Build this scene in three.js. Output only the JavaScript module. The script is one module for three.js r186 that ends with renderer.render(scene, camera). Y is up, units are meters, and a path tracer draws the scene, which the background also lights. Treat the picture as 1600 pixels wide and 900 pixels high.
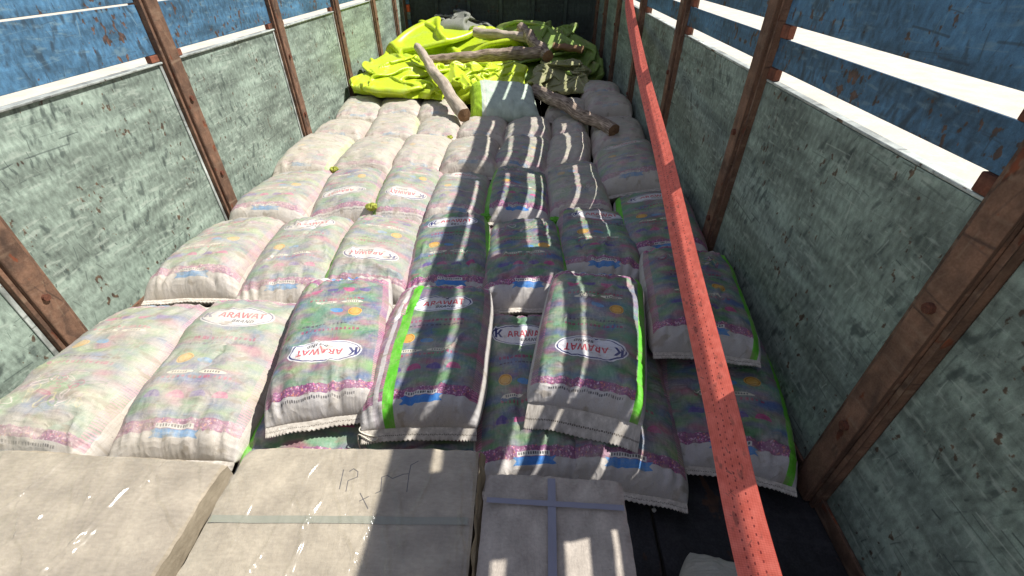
import * as THREE from 'three';
import { ImprovedNoise } from 'three/addons/math/ImprovedNoise.js';
import { RoundedBoxGeometry } from 'three/addons/geometries/RoundedBoxGeometry.js';
import { mergeGeometries } from 'three/addons/utils/BufferGeometryUtils.js';

// ---------- camera, sky, sun, exposure ----------
const scene = new THREE.Scene();
const camera = new THREE.PerspectiveCamera(65.47, 16 / 9, 0.02, 3000);
camera.position.set(0, 1.2, 0);
camera.rotation.order = 'YXZ';
camera.rotation.set(-36.9 * Math.PI / 180, Math.atan(0.04), 0);
camera.updateMatrixWorld();
const SKY = 0.255;
const SUN = new THREE.Vector3(1, 1.45, -0.28).normalize();
{ // hazy pale daylight sky, brighter towards the horizon
  const W = 64, H = 32, d = new Float32Array(W * H * 4);
  for (let y = 0; y < H; y++) for (let x = 0; x < W; x++) {
    const e = Math.max(0, Math.sin(((y + 0.5) / H - 0.5) * Math.PI)), k = Math.pow(1 - e, 1.6), i = (y * W + x) * 4;
    d[i] = SKY * (0.82 + 0.6 * k); d[i + 1] = SKY * (0.88 + 0.56 * k); d[i + 2] = SKY * (1.24 + 0.34 * k); d[i + 3] = 1;
  }
  const t = new THREE.DataTexture(d, W, H, THREE.RGBAFormat, THREE.FloatType);
  t.mapping = THREE.EquirectangularReflectionMapping; t.magFilter = t.minFilter = THREE.LinearFilter; t.needsUpdate = true;
  scene.background = t; scene.environment = t;
}
const sun = new THREE.DirectionalLight(new THREE.Color(1, 0.97, 0.92), 5);
sun.name = 'sun';
sun.position.copy(SUN).multiplyScalar(12).add(new THREE.Vector3(-0.4, 0, -3));
sun.target.position.set(-0.4, 0, -3);
sun.castShadow = true;
Object.assign(sun.shadow.camera, { left: -6, right: 6, top: 6, bottom: -6, near: 1, far: 30 });
sun.shadow.mapSize.set(4096, 4096);
sun.shadow.radius = 0.7;
scene.add(sun, sun.target);
const renderer = new THREE.WebGLRenderer({ antialias: true });
renderer.setSize(1024, 576);
renderer.toneMapping = THREE.LinearToneMapping;
renderer.toneMappingExposure = 1.3;
renderer.shadowMap.enabled = true;

// ---------- helpers ----------
function rng(seed) { let s = (seed * 2654435761 + 12345) >>> 0; return () => { s = (s + 0x6D2B79F5) >>> 0; let t = s; t = Math.imul(t ^ (t >>> 15), t | 1); t ^= t + Math.imul(t ^ (t >>> 7), t | 61); return ((t ^ (t >>> 14)) >>> 0) / 4294967296; }; }
const PN = new ImprovedNoise();
const nz = (x, y, z = 0) => PN.noise(x, y, z);
const fbm = (x, y, z = 0, o = 4) => { let a = 0.5, s = 0; for (let i = 0; i < o; i++) { s += a * PN.noise(x, y, z + i * 7.3); x *= 2.03; y *= 2.03; a *= 0.5; } return s; };
const sstep = (a, b, x) => { const t = Math.min(1, Math.max(0, (x - a) / (b - a))); return t * t * (3 - 2 * t); };
const lerp = (a, b, t) => a + (b - a) * t;
const taken = {};
function numbered(n) { taken[n] = (taken[n] ?? -1) + 1; return taken[n] ? n + '_' + String(taken[n]).padStart(3, '0') : n; }
function thing(name, label, category, group) {
  const o = new THREE.Group(); o.name = numbered(name); scene.add(o);
  o.userData = { label, category }; if (group) o.userData.group = group; return o;
}
function part(name, geo, mat, parent) {
  const m = new THREE.Mesh(geo, mat); m.name = name; m.castShadow = m.receiveShadow = true; parent.add(m); return m;
}
function canvasTex(w, h, draw, srgb = true) {
  const c = document.createElement('canvas'); c.width = w; c.height = h; draw(c.getContext('2d'), w, h);
  const t = new THREE.CanvasTexture(c); if (srgb) t.colorSpace = THREE.SRGBColorSpace;
  t.wrapS = t.wrapT = THREE.MirroredRepeatWrapping; t.magFilter = THREE.LinearFilter; return t;
}
// per-pixel change of a drawn canvas: fn(x, y, [r,g,b]) in 0..255
function pixels(ctx, w, h, fn) {
  const im = ctx.getImageData(0, 0, w, h), d = im.data, p = [0, 0, 0];
  for (let y = 0; y < h; y++) for (let x = 0; x < w; x++) {
    const i = (y * w + x) * 4; p[0] = d[i]; p[1] = d[i + 1]; p[2] = d[i + 2]; fn(x, y, p);
    for (let k = 0; k < 3; k++) d[i + k] = Math.max(0, Math.min(255, p[k])); d[i + 3] = 255;
  }
  ctx.putImageData(im, 0, 0);
}
// uv in metres from the dominant direction of each face
function uvMetres(g, s = 1, ou = 0, ov = 0) {
  const p = g.attributes.position, n = g.attributes.normal, uv = new Float32Array(p.count * 2);
  for (let i = 0; i < p.count; i++) {
    const ax = Math.abs(n.getX(i)), ay = Math.abs(n.getY(i)), az = Math.abs(n.getZ(i));
    let a, b;
    if (ax >= ay && ax >= az) { a = p.getZ(i); b = p.getY(i); } else if (ay >= az) { a = p.getX(i); b = p.getZ(i); } else { a = p.getX(i); b = p.getY(i); }
    uv[i * 2] = a * s + ou; uv[i * 2 + 1] = b * s + ov;
  }
  g.setAttribute('uv', new THREE.BufferAttribute(uv, 2)); return g;
}
// box between two corners with softened edges, uv in metres
function slab(x0, x1, y0, y1, z0, z1, r = 0.003, s = 1, ou = 0, ov = 0) {
  const g = new RoundedBoxGeometry(Math.abs(x1 - x0), Math.abs(y1 - y0), Math.abs(z1 - z0), 1, r);
  g.translate((x0 + x1) / 2, (y0 + y1) / 2, (z0 + z1) / 2);
  return uvMetres(g, s, ou, ov);
}
function gridGeo(nu, nv, fn, closedU = false) {           // fn(i/nu, j/nv) -> [x,y,z,u,v]
  const pos = [], uv = [], idx = [];
  for (let j = 0; j <= nv; j++) for (let i = 0; i <= nu; i++) { const q = fn(i / nu, j / nv); pos.push(q[0], q[1], q[2]); uv.push(q[3] ?? i / nu, q[4] ?? j / nv); }
  for (let j = 0; j < nv; j++) for (let i = 0; i < nu; i++) { const a = j * (nu + 1) + i, b = a + 1, c = a + nu + 1, d = c + 1; idx.push(a, c, b, b, c, d); }
  const g = new THREE.BufferGeometry();
  g.setAttribute('position', new THREE.Float32BufferAttribute(pos, 3)); g.setAttribute('uv', new THREE.Float32BufferAttribute(uv, 2)); g.setIndex(idx); g.computeVertexNormals();
  return g;
}

const pw = (arr, t) => { const k = Math.min(arr.length - 1.0001, Math.max(0, t * (arr.length - 1))), i = Math.floor(k), f = k - i, g = f * f * (3 - 2 * f); return lerp(arr[i], arr[i + 1], g); };

// ---------- materials ----------
function scuffTex(seed, base, dark, light, opt = {}) {    // worn painted metal: rubbed patches, dense scrapes, chipped paint, rust
  const rust = opt.rust ?? [96, 66, 48];
  const size = opt.size ?? 512;
  return canvasTex(size, size, (c, w, h) => {
    const r = rng(seed);
    c.fillStyle = `rgb(${base})`; c.fillRect(0, 0, w, h);
    pixels(c, w, h, (x, y, p) => {
      const m = fbm(x / 210, y / 150, seed, 5), f = fbm(x / 11, y / 22, seed + 3, 3), g = (r() - 0.5) * 18;
      const band = fbm(x / 400, y / 34, seed + 30, 3);
      for (let k = 0; k < 3; k++) p[k] = p[k] * (1 + m * 0.5 + f * 0.4 + band * 0.35) + g;
      const d = sstep(0.04, 0.34, fbm(x / 22 + y / 90, y / 46, seed + 9, 5) + 0.5 * fbm(x / 200, y / 200, seed + 5) - 0.1);
      const l = sstep(0.04, 0.36, fbm(x / 44 - y / 70, y / 12, seed + 15, 5) + 0.4 * fbm(x / 160, y / 90, seed + 25) - 0.06);
      const q = sstep(0.2, 0.25, fbm(x / 16, y / 26, seed + 19, 5) + 0.6 * fbm(x / 130, y / 170, seed + 29) - (opt.rusty ? 0.06 : 0.14));
      for (let k = 0; k < 3; k++) { p[k] = lerp(p[k], dark[k], d * 0.6); p[k] = lerp(p[k], light[k], l * 0.5); p[k] = lerp(p[k], rust[k] * (0.85 + f), q * 0.8); }
    });
    for (let i = 0; i < (opt.scratches ?? 2600) * w * h / 1048576; i++) {
      const x = r() * w, y = r() * h, kind = r(), L = 4 + r() * r() * (kind < 0.3 ? 150 : 46), a = kind < 0.3 ? (r() - 0.5) * 0.25 : Math.PI / 2 + (r() - 0.5) * 0.9;
      c.strokeStyle = r() < 0.55 ? `rgba(${dark},${0.2 + r() * 0.5})` : `rgba(${light},${0.15 + r() * 0.45})`;
      c.lineWidth = 0.5 + r() * r() * r() * 4; c.beginPath(); c.moveTo(x, y); c.quadraticCurveTo(x + Math.cos(a) * L * 0.5 + (r() - 0.5) * 5, y + Math.sin(a) * L * 0.5 + (r() - 0.5) * 4, x + Math.cos(a) * L, y + Math.sin(a) * L); c.stroke();
    }
  });
}
const greyBump = canvasTex(512, 512, (c, w, h) => { const r = rng(77); pixels(c, w, h, (x, y, p) => { const v = 128 + fbm(x / 40, y / 40, 2) * 130 + fbm(x / 7, y / 12, 4) * 60 + (r() - 0.5) * 30; p[0] = p[1] = p[2] = v; }); }, false);
const std = (o) => new THREE.MeshStandardMaterial(o);
const M = {};
M.panel = std({ map: scuffTex(3, [130, 144, 132], [58, 68, 64], [188, 198, 184], { rust: [92, 66, 48], size: 1024 }), roughness: 0.72, metalness: 0.0, bumpMap: greyBump, bumpScale: 0.0025 });
M.blue = std({ map: scuffTex(8, [70, 108, 136], [48, 60, 70], [134, 156, 164], { rust: [104, 66, 48], rusty: true, size: 1024 }), roughness: 0.6, bumpMap: greyBump, bumpScale: 0.0015 });
M.post = std({ map: scuffTex(12, [112, 84, 66], [60, 46, 38], [150, 128, 106], { rust: [128, 62, 34] }), roughness: 0.85, bumpMap: greyBump, bumpScale: 0.003 });
M.rust = std({ map: scuffTex(15, [110, 66, 48], [62, 38, 30], [148, 104, 80], {}), roughness: 0.9, bumpMap: greyBump, bumpScale: 0.002 });
M.orange = std({ map: scuffTex(16, [206, 92, 50], [120, 52, 36], [222, 150, 120], { chips: 260 }), roughness: 0.65 });
M.head = std({ map: scuffTex(21, [58, 66, 62], [34, 38, 37], [80, 88, 80], { rust: [70, 44, 34] }), roughness: 0.8, bumpMap: greyBump, bumpScale: 0.002 });
M.strip = std({ map: scuffTex(24, [176, 182, 176], [96, 98, 92], [208, 210, 202], {}), roughness: 0.5, metalness: 0.2 });
M.floor = std({ map: scuffTex(27, [44, 44, 47], [24, 25, 27], [62, 62, 64], {}), roughness: 0.85, bumpMap: greyBump, bumpScale: 0.004 });
M.steel = std({ color: 0x2a2b2d, roughness: 0.6, metalness: 0.4 });
M.tyre = std({ color: 0x161616, roughness: 0.9 });
M.ground = std({ map: canvasTex(1024, 1024, (c, w, h) => { const r = rng(5); c.fillStyle = 'rgb(206,198,182)'; c.fillRect(0, 0, w, h); pixels(c, w, h, (x, y, p) => { const m = fbm(x / 120, y / 120, 1) * 26 + fbm(x / 14, y / 14, 5) * 20 + (r() - 0.5) * 20; p[0] += m; p[1] += m; p[2] += m * 0.9; }); }), roughness: 1 });

// ---------- ground ----------
{
  const g = new THREE.PlaneGeometry(900, 900, 40, 40); g.rotateX(-Math.PI / 2);
  const uv = g.attributes.uv; for (let i = 0; i < uv.count; i++) uv.setXY(i, uv.getX(i) * 225, uv.getY(i) * 225);
  const m = part('ground', g, M.ground, scene); m.position.y = -1.2; m.userData.kind = 'structure'; m.userData.label = 'pale dusty ground outside the truck'; m.castShadow = false;
}

// ---------- truck bed ----------
const XL = -1.6, XR = 0.8, ZH = -6.55, ZT = 0.95;
const truck = thing('truck_bed', 'worn grey and blue steel truck cargo bed enclosing the load of sacks', 'truck');
{
  const floor = new THREE.Group(); floor.name = 'floor'; truck.add(floor);
  const n = 10, pw = (XR - XL + 0.1) / n;
  for (let i = 0; i < n; i++) part('plank', slab(XL - 0.05 + i * pw + 0.003, XL - 0.05 + (i + 1) * pw - 0.003, -0.06 - (i % 3) * 0.001, -(i % 3) * 0.0015, ZH - 0.05, ZT, 0.003, 0.7, i * 0.37, i * 0.21), M.floor, floor);
  part('cross_member', mergeGeometries([-6, -4.8, -3.6, -2.4, -1.2, 0, 0.8].map((z) => slab(XL - 0.05, XR + 0.05, -0.16, -0.062, z - 0.04, z + 0.04))), M.steel, truck);
  for (const x of [-0.85, 0.05]) part('chassis_rail', slab(x - 0.04, x + 0.04, -0.42, -0.162, ZH - 1, ZT), M.steel, truck);
  for (const z of [-5.6, -0.9]) for (const x of [-1.42, 0.62]) {
    const t = new THREE.TorusGeometry(0.36, 0.13, 14, 40); t.rotateY(Math.PI / 2); t.translate(x, -0.71, z);
    const wh = part('wheel', t, M.tyre, truck);
    const c = new THREE.CylinderGeometry(0.25, 0.25, 0.14, 28); c.rotateZ(Math.PI / 2); c.translate(x, -0.71, z); part('rim', c, M.steel, wh);
    if (x < 0) { const a = new THREE.CylinderGeometry(0.06, 0.06, 2.0, 14); a.rotateZ(Math.PI / 2); a.translate(-0.4, -0.71, z); part('axle', a, M.steel, truck); part('spring', slab(-0.9, 0.1, -0.66, -0.422, z - 0.07, z + 0.07), M.steel, truck); }
  }
}
function sideWall(side, X, posts, spec) {
  const w = new THREE.Group(); w.name = 'side_wall'; truck.add(w);
  w.userData.label = side < 0 ? 'sunlit side wall of scuffed grey panels' : 'shaded side wall with slots of daylight';
  const box = (name, mat, d0, d1, y0, y1, z0, z1, ou = 0, r = 0.003) => part(name, slab(X + side * d0, X + side * d1, y0, y1, z0, z1, r, 0.75, ou, ou * 0.7), mat, w);
  const R = rng(side + 9);
  posts.forEach((z, i) => {
    box('post', M.post, -0.034, 0.05, 0.001, 1.81, z - spec.pw / 2, z + spec.pw / 2, R() * 3, 0.008);
    for (const s of [-1, 1]) box('post_lip', M.post, -0.02, 0.03, 0.001, 1.8, z + s * (spec.pw / 2 + 0.001), z + s * (spec.pw / 2 + 0.016), R() * 3);
    for (const y of [0.3, 0.66, 1.1, 1.6]) { const b = new THREE.CylinderGeometry(0.011, 0.012, 0.012, 8); b.rotateZ(Math.PI / 2); b.translate(X - side * 0.038, y, z + 0.004); part('bolt', b, M.rust, w); }
  });
  for (let i = 0; i + 1 < posts.length; i++) {
    const a = posts[i + 1] + spec.pw / 2 + 0.018, b = posts[i] - spec.pw / 2 - 0.018;
    box('panel', M.panel, 0, 0.012, 0.002, spec.panelTop, a, b, R() * 5);
    box('panel_ledge', M.strip, side < 0 ? -0.012 : -0.001, 0.026, spec.panelTop + 0.0005, spec.panelTop + 0.009, a, b, R());
    if (side < 0) box('edge_strip', M.strip, -0.006, -0.0005, 0.002, spec.panelTop, a + 0.002, a + 0.018, R());
    spec.boards.forEach(([y0, y1, m]) => box('board', M[m], 0.002, 0.008, y0, y1, a, b, R() * 5, 0.002));
    const gaps = [[spec.panelTop + 0.0095, spec.boards[0][0]]];
    for (let k = 0; k + 1 < spec.boards.length; k++) gaps.push([spec.boards[k][1], spec.boards[k + 1][0]]);
    for (const [y0, y1] of gaps) if (y1 - y0 > 0.02) { box('bracket', M.rust, -0.004, 0.02, y0 + 0.0006, y1 - 0.0006, a + 0.001, a + 0.05, R()); box('bracket', M.rust, -0.004, 0.02, y0 + 0.0006, y1 - 0.0006, b - 0.045, b - 0.001, R()); }
  }
  box('top_rail', M.blue, -0.03, 0.03, 1.8115, 1.868, ZH, ZT, 0.4, 0.01);
  box('sill', M.post, -0.012, -0.001, 0.002, 0.05, ZH + 0.06, ZT, 0.4);
}
const LB = [[0.85, 1.03, 'blue'], [1.036, 1.22, 'blue'], [1.262, 1.4, 'blue'], [1.406, 1.56, 'blue'], [1.6, 1.81, 'blue']];
const RB = [[0.893, 0.978, 'blue'], [1.017, 1.222, 'blue'], [1.242, 1.3, 'rust'], [1.372, 1.525, 'blue'], [1.565, 1.742, 'blue'], [1.776, 1.81, 'blue']];
sideWall(-1, XL, [0.9, -0.06, -1.09, -2.12, -3.16, -4.18, -5.18, -5.98, -6.48], { pw: 0.075, panelTop: 0.812, boards: LB });
sideWall(1, XR, [0.9, 0.35, -0.69, -1.73, -2.77, -3.81, -4.85, -5.72, -6.48], { pw: 0.068, panelTop: 0.846, boards: RB });
{
  const h = new THREE.Group(); h.name = 'headboard'; truck.add(h);
  for (let i = 0; i < 6; i++) part('panel', slab(XL + 0.002 + i * 0.4, XL + (i + 1) * 0.4 - 0.004, 0.002, 1.82, ZH - 0.02 - (i % 2) * 0.004, ZH, 0.003, 0.8, i * 0.7, i * 0.3), M.head, h);
  for (let i = 1; i < 6; i++) part('rib', slab(XL + i * 0.4 - 0.022, XL + i * 0.4 + 0.022, 0.002, 1.82, ZH + 0.001, ZH + 0.03, 0.006, 0.8, i, i), M.head, h);
  for (const y of [0.9, 1.5]) part('rail', slab(XL + 0.01, XR - 0.01, y, y + 0.08, ZH + 0.031, ZH + 0.055, 0.006), M.head, h);
  part('top_rail', slab(XL - 0.05, XR + 0.05, 1.869, 1.91, ZH - 0.04, ZH + 0.06, 0.01), M.blue, h);
  for (const [y0, y1, m] of [[0.3, 0.52, 'blue'], [0.522, 0.6, 'panel'], [0.602, 0.68, 'orange'], [0.682, 1.5, 'blue']]) part('corner_plate', slab(XL + 0.037, XL + 0.075, y0, y1, ZH + 0.075, ZH + 0.115, 0.004), M[m], h);
}

// ---------- sack prints ----------
function printTex(seed, o) {
  return canvasTex(512, 1024, (c, w, h) => {
    const r = rng(seed), X = (v) => v * w, Y = (v) => v * h;
    c.fillStyle = 'rgb(194,190,188)'; c.fillRect(0, 0, w, h);
    // printed field with soft many-coloured picture
    const fx0 = 0.03, fx1 = 0.97, fy0 = 0.06, fy1 = 0.925;
    c.fillStyle = 'rgb(112,134,112)'; c.fillRect(X(fx0), Y(fy0), X(fx1 - fx0), Y(fy1 - fy0));
    const cols = [[176, 62, 112], [64, 132, 78], [56, 80, 156], [160, 60, 84], [60, 130, 116], [196, 110, 140], [98, 138, 60], [70, 58, 128], [120, 142, 160], [84, 110, 90], [90, 96, 100]];
    c.save(); c.beginPath(); c.rect(X(fx0), Y(fy0), X(fx1 - fx0), Y(fy1 - fy0)); c.clip();
    for (let i = 0; i < 70; i++) { const q = cols[(r() * cols.length) | 0]; c.fillStyle = `rgba(${q},${0.1 + r() * 0.45})`; c.beginPath(); c.ellipse(X(0.1 + r() * 0.8), Y(0.1 + r() * 0.75), 6 + r() * r() * 90, 4 + r() * r() * 36, (r() - 0.5) * 1.2, 0, 7); c.fill(); }
    for (let i = 0; i < 110; i++) { const q = cols[(r() * cols.length) | 0]; c.strokeStyle = `rgba(${q},.7)`; c.lineWidth = 1 + r() * 4; const x = X(r()), y = Y(0.4 + r() * 0.42); c.beginPath(); c.moveTo(x, y); c.quadraticCurveTo(x + 30 * (r() - 0.5), y - 30, x + 60 * (r() - 0.5), y - 20 - r() * 50); c.stroke(); }
    { // soft colour zones of the printed picture
      const zone = [[66, 140, 66], [188, 66, 112], [54, 80, 168], [96, 84, 140], [122, 168, 84], [96, 158, 126], [132, 120, 140]];
      const im = c.getImageData(X(fx0), Y(fy0), X(fx1 - fx0), Y(fy1 - fy0)), d = im.data;
      for (let y = 0; y < im.height; y++) for (let x = 0; x < im.width; x++) {
        const i = (y * im.width + x) * 4; let a = 0; const acc = [0, 0, 0];
        for (let k = 0; k < zone.length; k++) { const wgt = Math.exp(10 * fbm(x / 150 + k * 9.1, y / 85, seed + k * 5, 3)); a += wgt; for (let j = 0; j < 3; j++) acc[j] += zone[k][j] * wgt; }
        for (let j = 0; j < 3; j++) d[i + j] = lerp(d[i + j], acc[j] / a, 0.66);
      }
      c.putImageData(im, X(fx0), Y(fy0));
    }
    // rows of small lettering
    for (const [y, col, sz] of [[0.44, '150,40,80', 24], [0.475, '60,50,70', 15], [0.69, '170,50,80', 20]]) { c.font = `bold ${sz}px sans-serif`; c.fillStyle = `rgba(${col},.75)`; c.textAlign = 'center'; for (let i = 0; i < 14; i++) c.fillRect(X(0.25) + i * 19 + r() * 4, Y(y) - sz * 0.7, 6 + r() * 9, sz * (0.55 + r() * 0.3)); }
    // arches in a row
    for (let i = 0; i < 4; i++) { c.fillStyle = ['rgba(84,66,140,.8)', 'rgba(190,60,120,.8)'][i % 2]; c.beginPath(); c.ellipse(X(0.26 + i * 0.16), Y(0.785), 30, 34, 0, Math.PI, 0); c.fill(); }
    c.restore();
    // frame: magenta bands with flecks
    const band = (x, y, a, b) => { c.fillStyle = 'rgb(132,76,116)'; c.fillRect(x, y, a, b); for (let i = 0; i < a * b / 70; i++) { c.fillStyle = ['rgba(226,120,170,.8)', 'rgba(120,36,110,.8)', 'rgba(214,130,110,.8)', 'rgba(230,200,220,.8)'][(r() * 4) | 0]; c.beginPath(); c.ellipse(x + r() * a, y + r() * b, 1.5 + r() * 4, 1 + r() * 2, r() * 3, 0, 7); c.fill(); } };
    band(X(fx0), Y(fy0), X(fx1 - fx0), Y(0.035)); band(X(fx0), Y(fy1 - 0.045), X(fx1 - fx0), Y(0.045));
    for (const s of [0, 1]) { const x = s ? fx1 - 0.055 : fx0; c.fillStyle = 'rgba(208,120,158,.75)'; for (let y = fy0; y < fy1; y += 0.011) c.fillRect(X(x), Y(y), X(0.055), Y(0.006)); }
    // logo in an ellipse
    const logo = (cy) => {
      c.save(); c.translate(X(0.5), Y(cy));
      c.fillStyle = 'rgb(222,222,226)'; c.strokeStyle = 'rgb(222,222,226)'; c.lineWidth = 12; c.beginPath(); c.ellipse(0, 0, 154, 72, 0, 0, 7); c.fill(); c.stroke();
      c.strokeStyle = 'rgb(36,40,96)'; c.lineWidth = 7; c.beginPath(); c.ellipse(0, 0, 150, 69, 0, Math.PI * 0.98, Math.PI * 2.02); c.stroke(); c.lineWidth = 3.5; c.beginPath(); c.ellipse(0, 0, 150, 69, 0, 0, Math.PI); c.stroke();
      c.textAlign = 'center'; c.textBaseline = 'middle';
      c.font = 'bold 76px sans-serif'; c.fillStyle = 'rgb(34,40,100)'; c.fillText('K', -122, -8);
      c.font = 'bold 56px sans-serif'; c.fillStyle = 'rgb(196,44,60)'; c.save(); c.scale(0.86, 1.05); c.fillText('ARAWAT', 26, -6); c.restore();
      c.font = 'italic bold 27px sans-serif'; c.fillStyle = 'rgb(26,26,34)'; c.fillText('BRAND', 34, 38);
      c.restore();
    };
    if (o.logo) logo(0.275);
    else for (let i = 0; i < 26; i++) { c.strokeStyle = ['rgba(230,206,214,.7)', 'rgba(150,40,84,.7)', 'rgba(52,96,60,.7)', 'rgba(196,186,120,.7)'][i % 4]; c.lineWidth = 2 + r() * 5; const x = X(0.2 + r() * 0.6), y = Y(0.2 + r() * 0.16); c.beginPath(); c.ellipse(x, y, 10 + r() * 34, 4 + r() * 14, r() * 3, 0, 7); c.stroke(); }
    // badge, caption plates, blue ribbon, small print
    const bx = o.badgeRight ? 0.7 : 0.31;
    c.fillStyle = 'rgb(214,160,66)'; c.beginPath(); c.arc(X(bx), Y(0.565), 33, 0, 7); c.fill(); c.strokeStyle = 'rgb(150,92,30)'; c.lineWidth = 3; c.beginPath(); c.arc(X(bx), Y(0.565), 26, 0, 7); c.stroke();
    c.fillStyle = 'rgb(72,132,190)'; c.beginPath(); c.ellipse(X(bx + (o.badgeRight ? -0.17 : 0.17)), Y(0.58), 30, 17, 0.2, 0, 7); c.fill();
    for (const x of [0.36, 0.6]) { c.fillStyle = 'rgb(224,220,196)'; c.beginPath(); c.ellipse(X(x), Y(0.655), 52, 11, 0, 0, 7); c.fill(); c.fillStyle = 'rgba(50,50,60,.8)'; for (let i = 0; i < 6; i++) c.fillRect(X(x) - 30 + i * 10, Y(0.655) - 6, 6, 11); }
    c.fillStyle = 'rgb(48,122,206)'; c.beginPath(); c.moveTo(X(0.34), Y(0.92)); c.lineTo(X(0.7), Y(0.92)); c.lineTo(X(0.67), Y(0.934)); c.lineTo(X(0.7), Y(0.949)); c.lineTo(X(0.34), Y(0.949)); c.lineTo(X(0.37), Y(0.934)); c.fill();
    c.fillStyle = 'rgb(224,222,218)'; c.fillRect(X(0.38), Y(0.9), X(0.27), Y(0.018)); c.fillStyle = 'rgba(40,40,50,.85)'; for (let i = 0; i < 13; i++) c.fillRect(X(0.39) + i * 10, Y(0.903), 4 + r() * 4, 10);
    c.fillStyle = 'rgba(40,40,50,.75)'; for (let i = 0; i < 34; i++) c.fillRect(X(0.2) + i * 9.4, Y(0.04) + (r() - 0.5) * 3, 3 + r() * 4, 9);
    // green stripes along the length
    const stripe = (a, b) => { c.fillStyle = 'rgb(88,190,34)'; c.fillRect(X(a), 0, X(b - a), h); };
    if (o.stripe & 1) stripe(0.035, 0.105); if (o.stripe & 2) stripe(0.905, 0.968);
    if (o.stripe & 4) { c.fillStyle = 'rgba(196,112,140,.8)'; for (let y = 0.1; y < 0.86; y += 0.011) c.fillRect(X(0.02), Y(y), X(0.2), Y(0.006)); stripe(0.2, 0.29); c.fillStyle = 'rgb(214,206,208)'; c.fillRect(X(0.12), 0, X(0.045), h); }
    // handwriting
    if (o.scribble) { c.strokeStyle = 'rgba(20,20,26,.85)'; c.lineWidth = 5; for (let i = 0; i < 4; i++) { c.beginPath(); c.moveTo(X(0.1), Y(0.2 + i * 0.09)); c.bezierCurveTo(X(0.2), Y(0.15 + i * 0.09), X(0.25), Y(0.3 + i * 0.07), X(0.42), Y(0.2 + i * 0.1)); c.stroke(); } }
    // woven tape grain and dust on it
    const dc = [196, 186, 170], da = lerp(1.1, 0.25, o.dust);
    pixels(c, w, h, (x, y, p) => {
      const wv = (((x >> 1) + (y >> 1)) & 1 ? 5 : -5) + ((x % 5 === 0) ? -7 : 0) + (r() - 0.5) * 18;
      let d = o.dust + da * 0.85 * fbm(x / 110, y / 150, seed + 2, 5) + da * 0.4 * fbm(x / 9, y / 30, seed + 4, 3) + 0.2 * fbm(x / 40, y / 6, seed + 6, 3);
      d = Math.max(0.08, Math.min(0.96, d));
      for (let k = 0; k < 3; k++) p[k] = lerp(p[k], dc[k] + 18 * fbm(x / 60, y / 60, seed + 9), d) + wv;
      const st = sstep(0.12, 0.3, fbm(x / 70, y / 46, seed + 33, 5) - 0.04) * 0.5; p[0] = lerp(p[0], 150, st); p[1] = lerp(p[1], 138, st); p[2] = lerp(p[2], 120, st);
      if (r() < 0.0012) { p[0] *= 0.5; p[1] *= 0.5; p[2] *= 0.5; }
    });
    for (let i = 0; i < 16; i++) { c.strokeStyle = `rgba(120,104,86,${0.12 + r() * 0.2})`; c.lineWidth = 1 + r() * 2; const x = r() * w, y = r() * h; c.beginPath(); c.moveTo(x, y); c.quadraticCurveTo(x + 60 * (r() - 0.5), y + 40 * (r() - 0.5), x + 120 * (r() - 0.5), y + 60 * (r() - 0.5)); c.stroke(); }
  });
}
const weaveBump = canvasTex(512, 1024, (c, w, h) => {
  const r = rng(31);
  pixels(c, w, h, (x, y, p) => {
    const e = Math.pow(Math.abs(y / h - 0.5) * 2, 2);
    const ridge = (v) => 1 - Math.abs(v) * 3;
    p[0] = p[1] = p[2] = 120 + 70 * fbm(x / 70, y / 90, 3) + 30 * ridge(nz(x / 60 + nz(x / 50, y / 50, 8), y / 24, 5)) + 16 * e * ridge(nz(x / 24, y / 200, 9)) + (((x >> 1) + (y >> 1)) & 1 ? 5 : -5) + (r() - 0.5) * 8;
  });
}, false);
const sackMat = (seed, o) => std({ map: printTex(seed, o), roughness: 0.58, bumpMap: weaveBump, bumpScale: 0.0055 });
const SM = {
  clean0: sackMat(101, { logo: true, dust: 0.26, stripe: 0 }), clean1: sackMat(102, { logo: true, dust: 0.2, stripe: 4 }), clean2: sackMat(103, { logo: true, dust: 0.2, stripe: 2 }),
  clean3: sackMat(104, { logo: true, dust: 0.22, stripe: 1 }), clean4: sackMat(105, { dust: 0.2, stripe: 2, badgeRight: true }), write: sackMat(106, { dust: 0.28, stripe: 1, scribble: true }),
  mid0: sackMat(107, { logo: true, dust: 0.62, stripe: 0 }), mid1: sackMat(108, { dust: 0.66, stripe: 0, badgeRight: true }), mid2: sackMat(109, { logo: true, dust: 0.58, stripe: 2 }),
  dusty0: sackMat(110, { dust: 0.84, stripe: 0 }), dusty1: sackMat(111, { dust: 0.88, stripe: 0 }), dusty2: sackMat(112, { dust: 0.86, stripe: 2 }),
};
M.hem = std({ map: canvasTex(512, 64, (c, w, h) => { const r = rng(9); c.fillStyle = 'rgb(196,188,176)'; c.fillRect(0, 0, w, h); pixels(c, w, h, (x, y, p) => { const g = fbm(x / 30, y / 20, 3) * 60 + (r() - 0.5) * 24; for (let k = 0; k < 3; k++) p[k] += g; }); c.strokeStyle = 'rgba(70,62,54,.8)'; c.lineWidth = 3; c.setLineDash([7, 4]); c.beginPath(); c.moveTo(0, 26); c.lineTo(w, 26); c.stroke(); c.setLineDash([]); }), roughness: 0.75 });
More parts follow.
